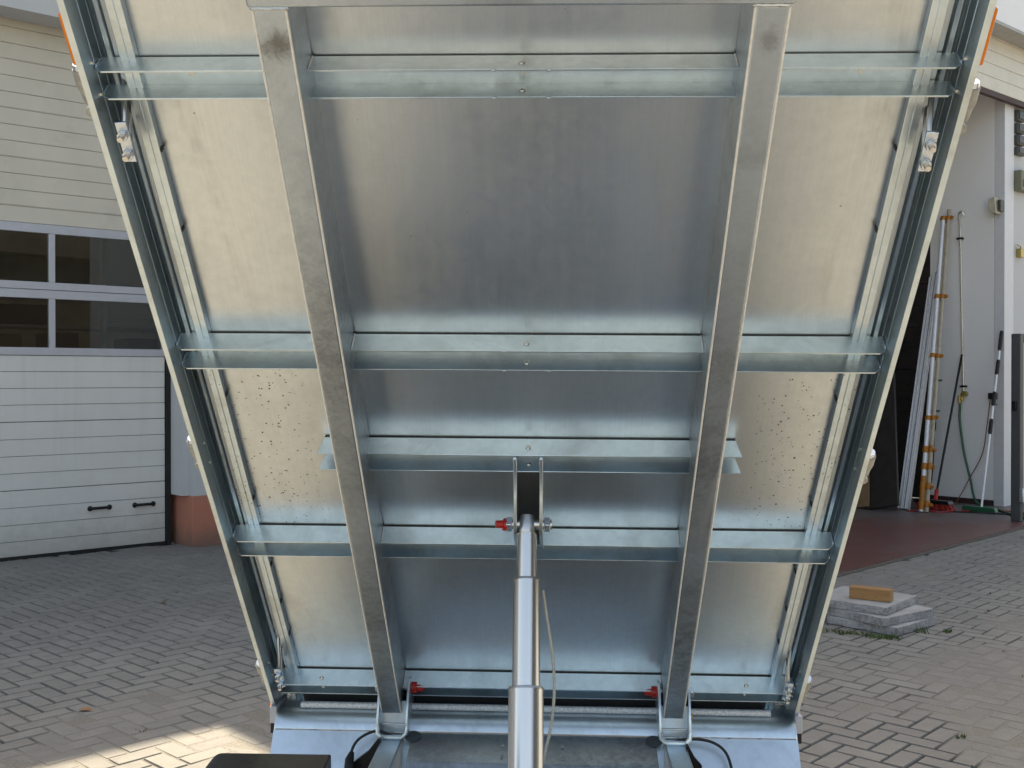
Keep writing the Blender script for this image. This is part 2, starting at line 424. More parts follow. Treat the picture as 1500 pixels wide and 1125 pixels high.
def paver_geo(x, y, rot, L=.188, W=.088, H=.05, jit=True):
    hx, hy = L / 2, W / 2; ch = .003
    rz = a_ + (R(90) if rot else 0) + (random.uniform(-.012, .012) if jit else 0)
    tx, ty = (random.uniform(-.006, .006), random.uniform(-.006, .006)) if jit else (0, 0)
    dz = random.uniform(-.0012, .0012) if jit else 0
    vs = []
    for zz, ins in ((-H, 0), (-.004, 0), (0, ch)):
        for sx, sy in ((-1, -1), (1, -1), (1, 1), (-1, 1)):
            lx, ly = sx * (hx - ins), sy * (hy - ins)
            vs.append((lx, ly, zz + dz + tx * lx + ty * ly))
    fs = [(8, 9, 10, 11)] + [(r * 4 + i, r * 4 + (i + 1) % 4, r * 4 + 4 + (i + 1) % 4, r * 4 + 4 + i) for r in (0, 1) for i in range(4)]
    return vs, fs, rz
# bed of joint sand, its level wandering so that some joints stand open and others are full
j = MB(); st = .06; nx, ny = int(15.5 / st), int(16.5 / st)
vs = []
for iy in range(ny + 1):
    for ix in range(nx + 1):
        x, y = -6.8 + ix * st, -3.7 + iy * st
        h = mnoise.noise(Vector((x * .55 + 3.1, y * .55, 0))) + .45 * mnoise.noise(Vector((x * 2.1, y * 2.1, 7)))
        vs.append((x, y, -.0075 + max(-.0085, min(.0066, .036 * (h + .01)))))
fs = []
for iy in range(ny):
    for ix in range(nx):
        x, y = -6.8 + (ix + .5) * st, -3.7 + (iy + .5) * st
        t, m = FT.x * x + FT.y * y, FM.x * x + FM.y * y
        if m > 9.66 or (t > 5.05 and m > 5.6 and t < 16): continue
        b = iy * (nx + 1) + ix; fs.append((b, b + 1, b + nx + 2, b + nx + 1))
j.add(vs, fs)
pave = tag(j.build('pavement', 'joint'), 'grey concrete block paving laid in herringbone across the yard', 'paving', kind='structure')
proto_me = None
mass = MB()
for c in cells:
    x, y, rot = c
    if c in big:
        vs, fs, rz = paver_geo(x, y, rot)
        if proto_me is None:
            pv, pf, _ = paver_geo(0, 0, 0, jit=False)
            pm = MB(); pm.add(pv, pf); po = pm.build('paver', 'paver', pave); proto_me = po.data; o = po
        else:
            o = bpy.data.objects.new('paver', proto_me); C.objects.link(o); o.parent = pave
        o.location = (x, y, random.uniform(-.0012, .0012)); o.rotation_euler = (random.uniform(-.008, .008), random.uniform(-.005, .005), rz)
    else:
        vs, fs, rz = paver_geo(x, y, rot); cr, sr = math.cos(rz), math.sin(rz)
        mass.add([(x + v[0] * cr - v[1] * sr, y + v[0] * sr + v[1] * cr, v[2]) for v in vs], fs)
def quick(mb, name, mat, parent=None):
    me = bpy.data.meshes.new(name); me.from_pydata(mb.v, [], mb.f); me.materials.append(MAT[mat])
    o = bpy.data.objects.new(name, me); C.objects.link(o); o.parent = parent; return o
tag(quick(mass, 'paver_mass', 'paver_mass', pave), kind='stuff')

# hall floor: painted screed with a grey band, raised a little over the yard
hf = MB()
A0 = E1 - ed * 2.2; A3 = E2 + ed * 2.2
pl = [(A0.x, A0.y), (A3.x, A3.y)] + [(F(13.9, 7).x, F(13.9, 7).y), (F(13.3, 13.2).x, F(13.3, 13.2).y), (F(5.1, 13.2).x, F(5.1, 13.2).y)]
hf.add([(x, y, .012) for x, y in pl] + [(x, y, -.02) for x, y in pl], [(0, 1, 2, 3, 4), (0, 5, 6, 1)])
tag(hf.build('hall_floor', 'hall_floor'), 'greyed red painted floor running into the open hall', 'floor', kind='structure')
kb = MB()
nrm = Vector((ed.y, -ed.x))
for i in range(7):
    p0 = A0 + ed * (i * 1.12 + .004); p1 = A0 + ed * ((i + 1) * 1.12 - .004)
    q = [p0 + nrm * .002, p1 + nrm * .002, p1 + nrm * .055, p0 + nrm * .055]
    kb.add([(v.x, v.y, .008) for v in q] + [(v.x, v.y, -.03) for v in q], [(0, 1, 2, 3), (0, 4, 5, 1), (1, 5, 6, 2), (2, 6, 7, 3), (3, 7, 4, 0)])
MAT['kerb'] = plain('dirty_kerb', (.10, .085, .07), .9, var=.35, scale=20, bump=.5)
tag(kb.build('kerb', 'kerb'), 'narrow dirty edging strip along the red hall floor', 'kerb', kind='structure')

# ================================================================== WORKSHOP on the left (A)
ws = empty('workshop_building', (0, 0, 0), ANG_F)
tag(ws, 'white rendered workshop with a red-brown plinth and large closed garage door, on the left', 'building')
HA = 9.1
m = MB(); m.box(4.285, 4.995, 9.32, 9.95, .46, HA); m.build('wall', 'wall', ws)
m = MB(); m.box(4.275, 4.995, 9.31, 9.95, -.03, .458); m.build('plinth', 'plinth', ws, .004)
m = MB(); m.box(-12, 4.284, 9.32, 9.62, 4.52, HA); m.build('wall', 'wall', ws)
m = MB(); m.box(-1.0, 4.284, 9.622, 9.95, 4.6, HA - .01); m.build('lintel', 'trim', ws)
m = MB(); m.box(-12, .18, 9.32, 9.95, -.03, 4.518); m.build('wall', 'wall', ws)
m = MB(); m.box(-12, 7.5, 9.32, 12.6, HA + .002, HA + .25); m.box(-12, 7.5, 14.6, 17.5, HA + .002, HA + .25); m.box(-12, -1, 12.601, 14.599, HA + .002, HA + .25); m.box(6.2, 7.5, 12.601, 14.599, HA + .002, HA + .25); m.build('roof', 'roof', ws)  # opening in the roof is made up, to let daylight into the room
m = MB()   # interior shell behind the door
m.box(-1, 6.2, 15.5, 15.6, 0, 5); m.box(-1.1, -1, 9.96, 15.6, 0, 5); m.box(6.2, 6.3, 9.96, 15.6, 0, 5)
m.box(-1, 6.2, 9.96, 12.6, 5, 5.1); m.box(-1, 6.2, 14.0, 15.5, 5, 5.1); m.box(-1, 6.2, 9.7, 15.5, -.025, .0); m.box(4.284, 6.2, 9.955, 10.0, 0, 5)  # ceiling left open too, so the added daylight reaches the room
m.build('interior_wall', 'dark_room', ws)
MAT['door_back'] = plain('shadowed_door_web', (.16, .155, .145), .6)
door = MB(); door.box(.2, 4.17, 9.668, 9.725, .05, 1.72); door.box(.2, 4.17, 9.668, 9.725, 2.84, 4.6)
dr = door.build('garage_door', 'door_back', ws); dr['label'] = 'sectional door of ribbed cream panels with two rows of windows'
def slat(z0, z1, mat, t0=.2, t1=4.17, mm=9.66, parent=None):
    b = MB(); b.box(t0, t1, mm, mm + .038, z0, z1); return b.build('slat', mat, parent, .0025, seg=2)
zs = [.022, .150, .29, .435, .58, .724, .867, 1.01, 1.155, 1.30, 1.44, 1.582, 1.72]
for i in range(12):
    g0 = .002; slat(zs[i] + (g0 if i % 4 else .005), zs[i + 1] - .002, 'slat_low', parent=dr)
n = 13; z0 = 2.84; dz = (4.6 - 2.84) / n
for i in range(n):
    slat(z0 + i * dz + (.0018 if (i + 2) % 3 else .008), z0 + (i + 1) * dz - .0018, 'slat', parent=dr)
# joints drawn double: a thin lip under each section
for i in range(n):
    if (i + 2) % 3 == 0:
        b = MB(); b.box(.2, 4.17, 9.657, 9.69, z0 + i * dz + .0005, z0 + i * dz + .006); b.build('joint_lip', 'slat', dr)
def win_band(zlo, zhi, plo, phi):
    b = MB()
    b.box(.2, 4.17, 9.652, 9.70, zlo + .002, plo); b.box(.2, 4.17, 9.652, 9.70, phi, zhi - .002)
    for tm in (.2, 1.18, 2.17, 3.17, 4.17):
        w2 = .026
        t0, t1 = max(.2, tm - w2), min(4.17, tm + w2)
        b.box(t0, t1, 9.654, 9.698, plo, phi)
    fr = b.build('window_frame', 'alu', dr, .003)
    for tm in (.2, 1.18, 2.17, 3.17):
        p = MB(); p.box(tm + .02, min(tm + .99, 4.16), 9.678, 9.684, plo - .005, phi + .005); p.build('pane', 'glass', dr)
win_band(1.72, 2.28, 1.788, 2.206); win_band(2.28, 2.84, 2.346, 2.763)
for t in (3.57, 3.97):
    h = MB()
    h.tube([(t - .085, 9.64, .382), (t - .06, 9.625, .384), (t + .06, 9.625, .384), (t + .085, 9.64, .382)], .013, 8)
    for s_ in (-1, 1): h.ball((t + s_ * .085, 9.652, .382), .024, 6, (1, .6, 1))
    h.build('handle', 'black', dr)
sl = MB(); sl.box(.2, 4.175, 9.66, 9.70, -.01, .028); sl.build('bottom_seal', 'gap', dr)
sl = MB(); sl.box(4.176, 4.215, 9.63, 9.70, -.03, 4.6); sl.build('side_seal', 'gap', dr)
sl = MB(); sl.box(4.2155, 4.284, 9.40, 9.95, .46, 4.519); sl.build('reveal', 'wall', ws)
# things in the dark room seen through the panes
sh = empty('shelf_rack', F(4.0, 11.2), ANG_F); tag(sh, 'dim steel shelf rack behind the garage door windows', 'rack')
for t in (-1.1, .18, 1.3):
    b = MB(); b.box(t - .02, t + .02, -.045, 0, 0, 3.0); b.build('post', 'alu_rail', sh)
for zz in (.5, 1.2, 1.75, 2.02, 2.45):
    b = MB(); b.box(-1.12, 1.32, -.01, .5, zz, zz + .03); b.build('shelf', 'trim', sh)
b = MB(); b.box(.21, 1.28, -.06, -.046, 2.075, 2.135); b.build('perforated_rail', 'alu_rail', sh)
for q, (t, zz, s1, s2) in enumerate(((-.8, 1.78, .4, .18), (-.2, 1.78, .3, .2), (.7, 1.78, .5, .16), (-.5, 1.23, .6, .3), (.8, 1.23, .35, .35), (-.6, 2.05, .5, .2))):
    b = MB(); b.box(t - s1 / 2, t + s1 / 2, .03, .42, zz, zz + s2); o = b.build('storage_box', ['brown_board', 'frame_grey', 'black'][q % 3], None, .01)
    o.matrix_basis = sh.matrix_basis.copy(); o.location = F(4.0, 11.2); o.rotation_euler = (0, 0, ANG_F)
    tag(o, ['brown box on the dim shelf behind the left window pane', 'grey case on the dim shelf behind the window', 'black flat box on the right end of the dim shelf', 'brown box low on the dim shelf', 'grey case low on the dim shelf', 'black box on the upper dim shelf'][q], 'box', 'boxes on the dim shelf rack')

# ================================================================== HALL on the right (B)
hb = empty('hall_building', (0, 0, 0), ANG_F)
tag(hb, 'white hall with a wide open doorway, its slatted door raised overhead, on the right', 'building')
HB = 7.0
m = MB(); m.box(5.0, 5.4, 5.53, 6.0, -.03, HB); m.build('wall', 'wall', hb)
m = MB(); m.box(5.0, 5.28, 6.002, 13.5, -.03, HB); m.build('wall', 'wall', hb)
MAT['wall_bright'] = wall_mat('whiter_render', (.82, .82, .83), .06)  # header render, whiter than the other outer walls
m = MB(); m.box(5.402, 16, 5.53, 5.77, 5.42, HB); m.build('wall', 'wall_bright', hb)
m = MB(); m.box(5.402, 16, 5.531, 5.768, 5.385, 5.4185); m.build('soffit_trim', 'trim', hb)
m = MB(); m.box(12.99, 16, 5.90, 6.1, -.03, 5.6); m.build('wall', 'wall', hb)
m = MB(); m.box(12.752, 12.988, 5.88, 6.0, -.03, 5.6); m.build('jamb', 'steel_white', hb, .004)
m = MB(); m.box(12.75, 12.95, 6.002, 6.80, .075, 6.2); m.box(12.75, 12.95, 6.80, 9.4, 4.3, 6.2); m.box(12.75, 12.95, 9.4, 13.3, .0, 6.2); m.build('interior_wall', 'wall_in', hb)
sdr = MB(); sdr.box(12.80, 12.85, 6.802, 9.398, .02, 4.298); sdr = sdr.build('side_door', 'dark_board', hb)
for i_ in range(16):
    b = MB(); b.box(12.785, 12.799, 6.81, 9.39, .04 + i_ * .265, .04 + i_ * .265 + .255); b.build('door_board', 'dark_board', sdr, .004)
m = MB(); m.box(12.735, 12.95, 6.002, 6.80, 0, .073); m.build('skirting', 'skirting', hb)
m = MB(); m.box(15.4, 16, 5.53, 6.3, -.03, HB); m.build('wall', 'wall', hb)
m = MB(); m.box(5.281, 13, 13.301, 13.5, 0, 6.2); m.build('interior_wall', 'wall_in', hb)
m = MB(); m.box(5.0, 16, 5.53, 13.6, HB + .002, HB + .2); m.build('roof', 'roof', hb)
m = MB(); m.box(5.281, 12.95, 6.06, 13.3, 6.0, 6.1); m.build('ceiling', 'wall_in', hb)
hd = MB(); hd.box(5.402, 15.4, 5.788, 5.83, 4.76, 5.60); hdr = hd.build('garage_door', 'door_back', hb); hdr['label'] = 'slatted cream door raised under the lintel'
for i in range(5):
    b = MB(); b.box(5.402, 15.4, 5.78, 5.82, 4.775 + i * .148 + .002, 4.775 + (i + 1) * .148 - .002); b.build('slat', 'slat', hdr, .0025)
b = MB(); b.box(5.402, 15.4, 5.785, 5.84, 4.715, 4.772); b.build('bottom_seal', 'skirting', hdr)
# fittings on the pier and wall
for i, (z0_, z1_) in enumerate(((4.57, 4.70), (4.425, 4.545), (4.285, 4.405), (4.165, 4.265))):
    o = MB(); o.box(13.01, 13.20, 5.84, 5.90, z0_, z1_)
    s_ = o.build('wall_socket', 'socket', None, .012); s_.rotation_euler = (0, 0, ANG_F)
    mb = MB(); mb.box(13.025, 13.185, 5.828, 5.839, z0_ + .02, z1_ - .015); mb.build('lid', 'frame_grey', s_, .006)
    tag(s_, ['topmost dark grey wall socket in the column on the white pier', 'second dark grey wall socket from the top on the white pier', 'third dark grey wall socket from the top on the white pier', 'lowest dark grey wall socket, above the olive box'][i], 'wall socket', 'dark sockets in a column on the white pier')
o = MB(); o.box(13.0, 13.32, 5.80, 5.90, 3.74, 3.98); s_ = o.build('switch_box', 'box_green', None, .012); s_.rotation_euler = (0, 0, ANG_F)
tag(s_, 'olive grey switch box with a red label on the white pier', 'switch box')
mb = MB(); mb.box(13.06, 13.16, 5.792, 5.799, 3.785, 3.87); mb.build('label_plate', 'red_cap', s_)
o = MB(); o.box(13.09, 13.21, 5.84, 5.90, 2.96, 3.06); o.tube([(13.03, 5.86, 3.10), (13.09, 5.85, 3.09), (13.12, 5.85, 3.05)], .008, 8)
s_ = o.build('brass_fitting', 'brass', None, .006); s_.rotation_euler = (0, 0, ANG_F); tag(s_, 'small brass fitting on the white pier below the olive box', 'wall fitting')
o = MB(); o.prism([(5.92, 3.44), (6.01, 3.46), (6.015, 3.62), (5.94, 3.64)], 12.62, 12.748, 0); s_ = o.build('wall_lamp', 'beige', None, .006); s_.rotation_euler = (0, 0, ANG_F)
mb = MB(); mb.box(12.66, 12.748, 5.885, 5.92, 3.47, 3.60); mb.build('lamp_bracket', 'socket', s_)
tag(s_, 'small beige sensor lamp high on the interior wall by the jamb', 'wall lamp')

def onwall(name, mb, mat, label, cat, group=None, bevel=0):
    o = mb.build(name, mat, None, bevel); o.rotation_euler = (0, 0, ANG_F); return tag(o, label, cat, group)
# spray lance hung on the wall, hose from its tap
l = MB(); l.tube(bez([(12.70, 6.345, 3.47), (12.69, 6.37, 3.515), (12.70, 6.405, 3.50), (12.71, 6.41, 3.42), (12.715, 6.40, 3.2), (12.715, 6.372, 1.96), (12.715, 6.352, 1.30)], 40), .012, 8)
lo = onwall('spray_lance', l, 'bolt', 'long thin metal spray lance hung upright on the white interior wall', 'lance')
for zz, yy in ((3.20, 6.405), (1.42, 6.356)):
    b = MB(); b.box(12.69, 12.75, yy - .035, yy + .035, zz - .012, zz + .012); b.build('clip', 'black', lo, .004)
hz = MB(); hz.tube(bez([(12.70, 6.392, 1.30), (12.70, 6.390, 1.18), (12.69, 6.386, 1.0), (12.68, 6.33, .64), (12.66, 6.24, .32), (12.50, 6.08, .06), (12.3, 5.75, .028), (12.0, 5.45, .028), (11.75, 5.15, .026)], 60), .014, 8)
ho = onwall('garden_hose', hz, 'green', 'green hose hanging from the brass tap and trailing onto the hall floor', 'hose')
tp = MB(); tp.tube([(12.70, 6.392, 1.31), (12.70, 6.392, 1.22)], .022, 8); tp.tube([(12.70, 6.36, 1.36), (12.70, 6.36, 1.25)], .017, 8); tp.tube([(12.72, 6.33, 1.33), (12.66, 6.33, 1.33)], .035, 10)
o = onwall('tap', tp, 'brass', 'small brass water tap on the white wall above the hose', 'tap')
# broom
b = MB(); b.tube([(11.90, 6.275, .13), (12.70, 6.367, 1.80)], .014, 8); br = onwall('broom', b, 'black', 'broom with black handle and red bristles leaning on the white wall', 'broom')
b = MB(); b.tube([(11.885, 6.273, .10), (11.95, 6.281, .235)], .024, 8); b.build('socket_collar', 'red_cap', br)
b = MB(); b.prism([(6.06, .085), (6.50, .085), (6.48, .125), (6.08, .125)], 11.80, 11.92, 0); b.build('broom_head', 'black', br, .006)
b = MB()
for i in range(22):
    for jj in range(3):
        y0 = 6.08 + i * .019; x0 = 11.82 + jj * .04
        b.tube([(x0, y0, .09), (x0 + random.uniform(-.03, .01), y0 - .03 + random.uniform(-.03, .03), .015)], [.008, .011], 5)
b.build('bristles', 'bristle', br)
# telescopic brush pole
b = MB(); b.tube([(12.03, 5.80, .06), (12.70, 5.89, 2.03)], .013, 8); tpole = onwall('brush_pole', b, 'alu_rail', 'silver telescopic brush pole with black grips leaning beside the jamb', 'pole')
p0, p1 = Vector((12.03, 5.80, .06)), Vector((12.70, 5.89, 2.03))
for z0_, z1_ in ((1.84, 2.07), (1.56, 1.73), (1.20, 1.36), (.88, 1.05)):
    f0, f1 = (z0_ - p0.z) / (p1.z - p0.z), (z1_ - p0.z) / (p1.z - p0.z)
    b = MB(); b.tube([p0.lerp(p1, f0), p0.lerp(p1, f0 + .15 * (f1 - f0)), p0.lerp(p1, f0 + .85 * (f1 - f0)), p0.lerp(p1, f1)], [.018, .023, .023, .018], 10); b.build('grip', 'rubber', tpole)
b = MB(); b.prism([(5.62, .02), (6.02, .02), (6.0, .075), (5.64, .075)], 11.99, 12.07, 0); b.build('brush_head', 'green', tpole, .008)
b = MB(); b.box(12.66, 12.75, 5.955, 6.03, 1.27, 1.345); b.tube([(12.70, 5.99, 1.26), (12.69, 5.97, 1.23), (12.69, 5.93, 1.2)], .006, 6)
onwall('wall_bracket', b, 'black', 'small black tool bracket on the white wall behind the pole', 'bracket', bevel=.006)
# cables
b = MB(); b.tube(bez([(12.72, 6.76, 2.4), (12.72, 6.752, 1.65), (12.72, 6.733, 1.05)], 20), .006, 6); ca = onwall('plug_cable', b, 'red_cable', 'red-brown cable with black plug hanging down the white wall', 'cable')
b = MB(); b.tube([(12.72, 6.733, 1.08), (12.72, 6.732, 1.03), (12.72, 6.731, .90), (12.72, 6.731, .85)], [.012, .028, .026, .010], 10); b.build('plug', 'black', ca)
b = MB(); b.tube(bez([(12.72, 6.731, .87), (12.715, 6.735, .5), (12.71, 6.765, .2), (12.5, 6.7, .03), (12.2, 6.5, .02), (11.9, 6.2, .02)], 40), .007, 6); b.build('cable_tail', 'black', ca)
b = MB(); b.tube(bez([(12.70, 6.02, 1.27), (12.70, 6.06, .95), (12.69, 6.11, .62), (12.66, 6.25, .32), (12.62, 6.35, .10), (12.5, 6.36, .022), (12.2, 6.45, .02), (11.7, 6.35, .02)], 50), .006, 6)
onwall('red_cable', b, 'red_cable', 'thin red cable drooping from the bracket down to the floor', 'cable')
b = MB(); pts = []
for i in range(70):
    t = i / 69; pts.append((11.45 + .95 * t + .05 * math.sin(t * 17), 6.33 - .72 * t + .05 * math.sin(t * 11 + 1), .018 + .006 * math.sin(t * 40)))
b.tube(pts, .009, 6); onwall('floor_cable', b, 'bristle', 'bright red extension cable snaking along the foot of the white wall', 'cable')
b = MB(); pts = [(12.1 + .11 * math.cos(a), 5.36 + .11 * math.sin(a), .022 + .004 * math.sin(a * 3)) for a in [i * .25 for i in range(40)]]
b.tube([(11.75, 6.1, .02), (11.9, 5.8, .02), (12.0, 5.55, .02)] + pts, .009, 6); onwall('black_hose', b, 'rubber', 'black hose coiled on the hall floor at the right edge', 'hose')

# leaning stock: aluminium rails, clamped yellow bundle, dark and brown boards
def lean(name, p0, p1, build, label, cat, group=None):
    """things built along local z, leaning from p0 to p1 (facade coordinates)"""
    a, c = F(*p0), F(*p1); d = (c - a); L = d.length; d.normalize()
    x = FM.copy(); x = (x - d * x.dot(d)).normalized(); y = d.cross(x)
    M = Matrix((x, y, d)).transposed().to_4x4(); M.translation = a
    o = empty(name, a); o.matrix_basis = M; tag(o, label, cat, group); build(o, L); return o
def rails(o, L):
    for i, (x, y) in enumerate(((-.042, 0), (0, .012), (.042, 0))):
        b = MB(); b.box(x - .016, x + .016, y - .03, y + .03, 0, L - .03 * i)
        for s_ in (-.012, .012): b.box(x + s_ - .004, x + s_ + .004, y - .037, y + .037, .002, L - .03 * i - .002)
        b.build('rail', 'alu_rail', o, .003)
    b = MB(); b.tube([(-.01, -.03, L - .02), (-.02, -.06, L + .03), (.0, -.05, L + .07), (.01, -.02, L + .0)], .006, 6); b.build('hook', 'black', o)
lean('aluminium_rails', (11.60, 6.50, .015), (12.62, 6.66, 2.80), rails, 'bundle of pale aluminium rails leaning on the white interior wall', 'rails')
def ybundle(o, L):
    for i, (x, y, rr) in enumerate(((-.035, 0, .022), (.02, .02, .026), (.03, -.03, .02))):
        b = MB(); b.tube([(x, y, 0), (x, y, L - .1 * i)], rr, 10); b.build('tube', ['clear_tube', 'alu_rail', 'clear_tube'][i], o)
    for f in (.015, .07, .13, .185, .29, .49, .69, .965):
        zz = L * f; hh = .05 if f > .2 else .075; b = MB()
        for x, y, rr in ((-.035, 0, .030), (.02, .02, .034), (.03, -.03, .028)):
            q = random.uniform(-.01, .01); b.tube([(x, y, zz + q), (x, y, zz + q + .008), (x, y, zz + q + hh - .008), (x, y, zz + q + hh)], [rr * .9, rr, rr, rr * .9], 10)
        b.box(-.085, -.05, -.02, .015, zz + .01, zz + .045); b.tube([(-.10, 0, zz + .028), (.07, .0, zz + .028)], .010, 6)
        b.build('clamp', 'yellow', o)
    b = MB(); b.tube([(.02, .02, .02), (.02, .02, L * .11)], .031, 10); b.build('sleeve', 'yellow', o)
    for f in (.32, .42):
        b = MB(); b.box(-.07, .065, -.07, -.06, L * f, L * f + .02); b.build('tie', 'green', o)
lean('clamped_tube_bundle', (11.53, 6.22, .015), (12.68, 6.56, 3.55), ybundle, 'tall bundle of plastic tubes held by orange-yellow clamps, leaning on the wall', 'tube bundle')
def dboard(o, L):
    b = MB(); b.box(-.35, .30, -.02, .02, 0, L); b.build('panel', 'dark_board', o, .004)
    for x in (-.22, -.1, .05, .18):
        b = MB(); b.box(x - .004, x + .004, -.026, -.0205, .02, L - .02); b.build('groove_strip', 'skirting', o)
lean('laminate_sheet', (11.30, 6.75, .015), (12.2, 7.35, 2.35), dboard, 'tall dark laminate panel leaning behind the aluminium rails', 'panel')
def bboard(o, L):
    b = MB(); b.box(-.20, .12, -.015, .015, 0, L); b.build('board', 'brown_board', o, .003)
    b = MB(); b.box(.121, .15, -.02, .02, 0, L); b.build('edge_strip', 'timber', o, .003)
lean('brown_board', (11.28, 6.95, .015), (11.75, 7.25, 1.6), bboard, 'brown chipboard sheet standing left of the dark panel', 'board')

# grey steel frame at the right edge
fr = empty('steel_frame', F(11.60, 5.2), ANG_F); tag(fr, 'dark grey steel frame standing on the floor at the right edge', 'frame')
b = MB(); b.box(-.06, .02, -.05, .05, .012, 1.99); b.build('upright', 'frame_grey', fr, .008)
b = MB(); b.box(.021, .7, -.05, .05, 1.90, 1.99); b.build('crossbar', 'frame_grey', fr, .008)
b = MB(); b.box(.60, .68, -.05, .05, .012, 1.899); b.build('upright', 'frame_grey', fr, .008)
b = MB(); b.box(-.08, .30, -.09, -.051, .22, .36); b.tube([(.02, -.10, .29), (.02, -.08, .29)], .025, 8); b.build('bracket', 'plate', fr, .004)
b = MB(); b.box(-.10, -.061, -.02, .03, 1.18, 1.28); b.build('clip', 'black', fr, .004)

# across the yard: what the panes and the zinc mirror
ob = empty('storage_building', (16.5, -7.5, 0), R(-57.5))
tag(ob, 'low red-brown clad building across the yard, mirrored in the garage door windows', 'building')
m = MB(); m.box(-13, 13, -4, 0, -.03, 3.9); m.build('wall', 'dark_board', ob)
for i in range(4):
    b = MB(); b.box(-13, 13, .001, .03, 1.9 + i * .48, 1.9 + i * .48 + .36); b.build('cladding_board', 'siding', ob, .008)
m = MB(); m.prism([(.6, 3.905), (.6, 4.05), (-3, 4.55), (-6, 4.05), (-6, 3.905)], -13.5, 13.5, 0); m.build('roof', 'dark_board', ob)
for x in (-9, -5, -1, 3, 7):
    b = MB(); b.box(x, x + .3, .031, .10, -.03, 3.88); b.build('post', 'trim', ob)
def tree(x, y, H, R_, seed, label):
    rnd = random.Random(seed); t = empty('tree', (x, y, 0)); tag(t, label, 'tree', 'trees across the yard')
    b = MB(); b.tube([(0, 0, -.1), (.05, .03, H * .3), (.1, 0, H * .6), (.05, .1, H * .9)], [.22, .17, .10, .03], 10)
    for i in range(7):
        a = i * 2.4; z0_ = H * (.3 + .07 * i); b.tube([(.06, 0, z0_), (math.cos(a) * R_ * .4, math.sin(a) * R_ * .4, z0_ + .8), (math.cos(a) * R_ * .75, math.sin(a) * R_ * .75, z0_ + 1.3)], [.07, .045, .015], 6)
    b.build('trunk', 'bark', t)
    c = MB(); blobs = [(Vector((rnd.uniform(-1, 1) * R_ * .65, rnd.uniform(-1, 1) * R_ * .65, H * rnd.uniform(.38, .95))), R_ * rnd.uniform(.25, .48)) for _ in range(22)]
    for ctr, rr in blobs:
        for _ in range(230):
            d = Vector((rnd.gauss(0, 1), rnd.gauss(0, 1), rnd.gauss(0, 1))).normalized() * rr * rnd.uniform(.6, 1.05)
            p = ctr + d; u_ = Vector((rnd.gauss(0, 1), rnd.gauss(0, 1), rnd.gauss(0, 1))).normalized(); v_ = u_.orthogonal().normalized(); l_ = rnd.uniform(.08, .16)
            c.add([p - u_ * l_, p + v_ * l_ * .5, p + u_ * l_, p - v_ * l_ * .5], [(0, 1, 2, 3)])
    quick(c, 'crown', 'foliage', t)
tree(20, -1.5, 10, 3.2, 1, 'broad green tree beside the clad building across the yard')
tree(25, -8, 12, 3.8, 2, 'tall green tree behind the clad building across the yard')
tree(15, -17, 9, 3.0, 3, 'rounded green tree at the far end of the clad building')

# ================================================================== YARD OBJECTS
def slab(near, dr_, L, z0, label, seed):
    random.seed(seed)
    d = Vector(dr_).normalized(); e = Vector((-d.y, d.x)); N = 14; H = .048
    b = MB(); rim_t, rim_b, rim_m = [], [], []
    c4 = [Vector((0, 0)), d * L, d * L + e * L, e * L]
    for s_ in range(4):
        for i in range(N):
            p = c4[s_].lerp(c4[(s_ + 1) % 4], i / N); ctr = (c4[0] + c4[2]) / 2
            io = (ctr - p).normalized()
            def q(zz, amt, mn=0):
                r_ = mn + random.uniform(0, amt); v = p + io * r_ + Vector(near[:2]); return (v.x, v.y, zz + random.uniform(-.0015, .0015))
            rim_t.append(q(z0 + H, .005, .003)); rim_m.append(q(z0 + H * .55, .006)); rim_b.append(q(z0 + .001, .010))
    n = N * 4; vs = rim_t + rim_m + rim_b
    b.add(vs, [tuple(range(n))], mi=0)
    b.add(vs, [(i, n + i, n + (i + 1) % n, (i + 1) % n) for i in range(n)] + [(n + i, 2 * n + i, 2 * n + (i + 1) % n, n + (i + 1) % n) for i in range(n)], mi=1)
    b.add(vs, [tuple(range(3 * n - 1, 2 * n - 1, -1))], mi=1)
    o = b.build('paving_slab', ['slab_top', 'slab_side']); return tag(o, label, 'slab', 'loose concrete slabs stacked on the paving')
slab((2.283, 6.454), (.745, .667), .48, .004, 'lowest grey concrete slab of the stack, resting on the paving', 1)
slab((2.216, 6.483), (.82, .57), .50, .054, 'middle grey concrete slab of the stack, turned outward to the right', 2)
slab((2.255, 6.554), (.655, .755), .50, .104, 'topmost grey concrete slab, under the wooden block', 3)
random.seed(11)
wb = MB(); wb.box(0, .25, 0, .088, 0, .072)
o = wb.build('wooden_block', 'timber', None, .003); o.location = (2.113, 6.836, .1535); o.rotation_euler = (0, 0, math.atan2(-.130, .213))
tag(o, 'short sawn wooden block lying on the topmost concrete slab', 'wood block')
# weeds and moss tufts
wd = MB()
def tuft(x, y, n, r, h):
    for i in range(n):
        a = random.uniform(0, 6.28); q = r * math.sqrt(random.random()); px, py = x + q * math.cos(a), y + q * math.sin(a)
        hh = h * random.uniform(.4, 1); b = random.uniform(0, 6.28); wv = .0035
        lx, ly = math.cos(b) * wv, math.sin(b) * wv; tx, ty = random.uniform(-1, 1) * hh * .8, random.uniform(-1, 1) * hh * .8
        wd.add([(px - lx, py - ly, -.004), (px + lx, py + ly, -.004), (px + tx * .6 + lx, py + ty * .6 + ly, hh * .7), (px + tx, py + ty, hh)], [(0, 1, 2, 3)])
for i in range(26):
    f = i / 25; tuft(2.26 - .36 * f + random.uniform(-.02, .02), 6.42 + .20 * f - random.uniform(.0, .05), random.randint(4, 14), .03, .03)
for i in range(8): tuft(2.42 + random.uniform(0, .24), 6.53 + random.uniform(0, .14), 10, .03, .03)
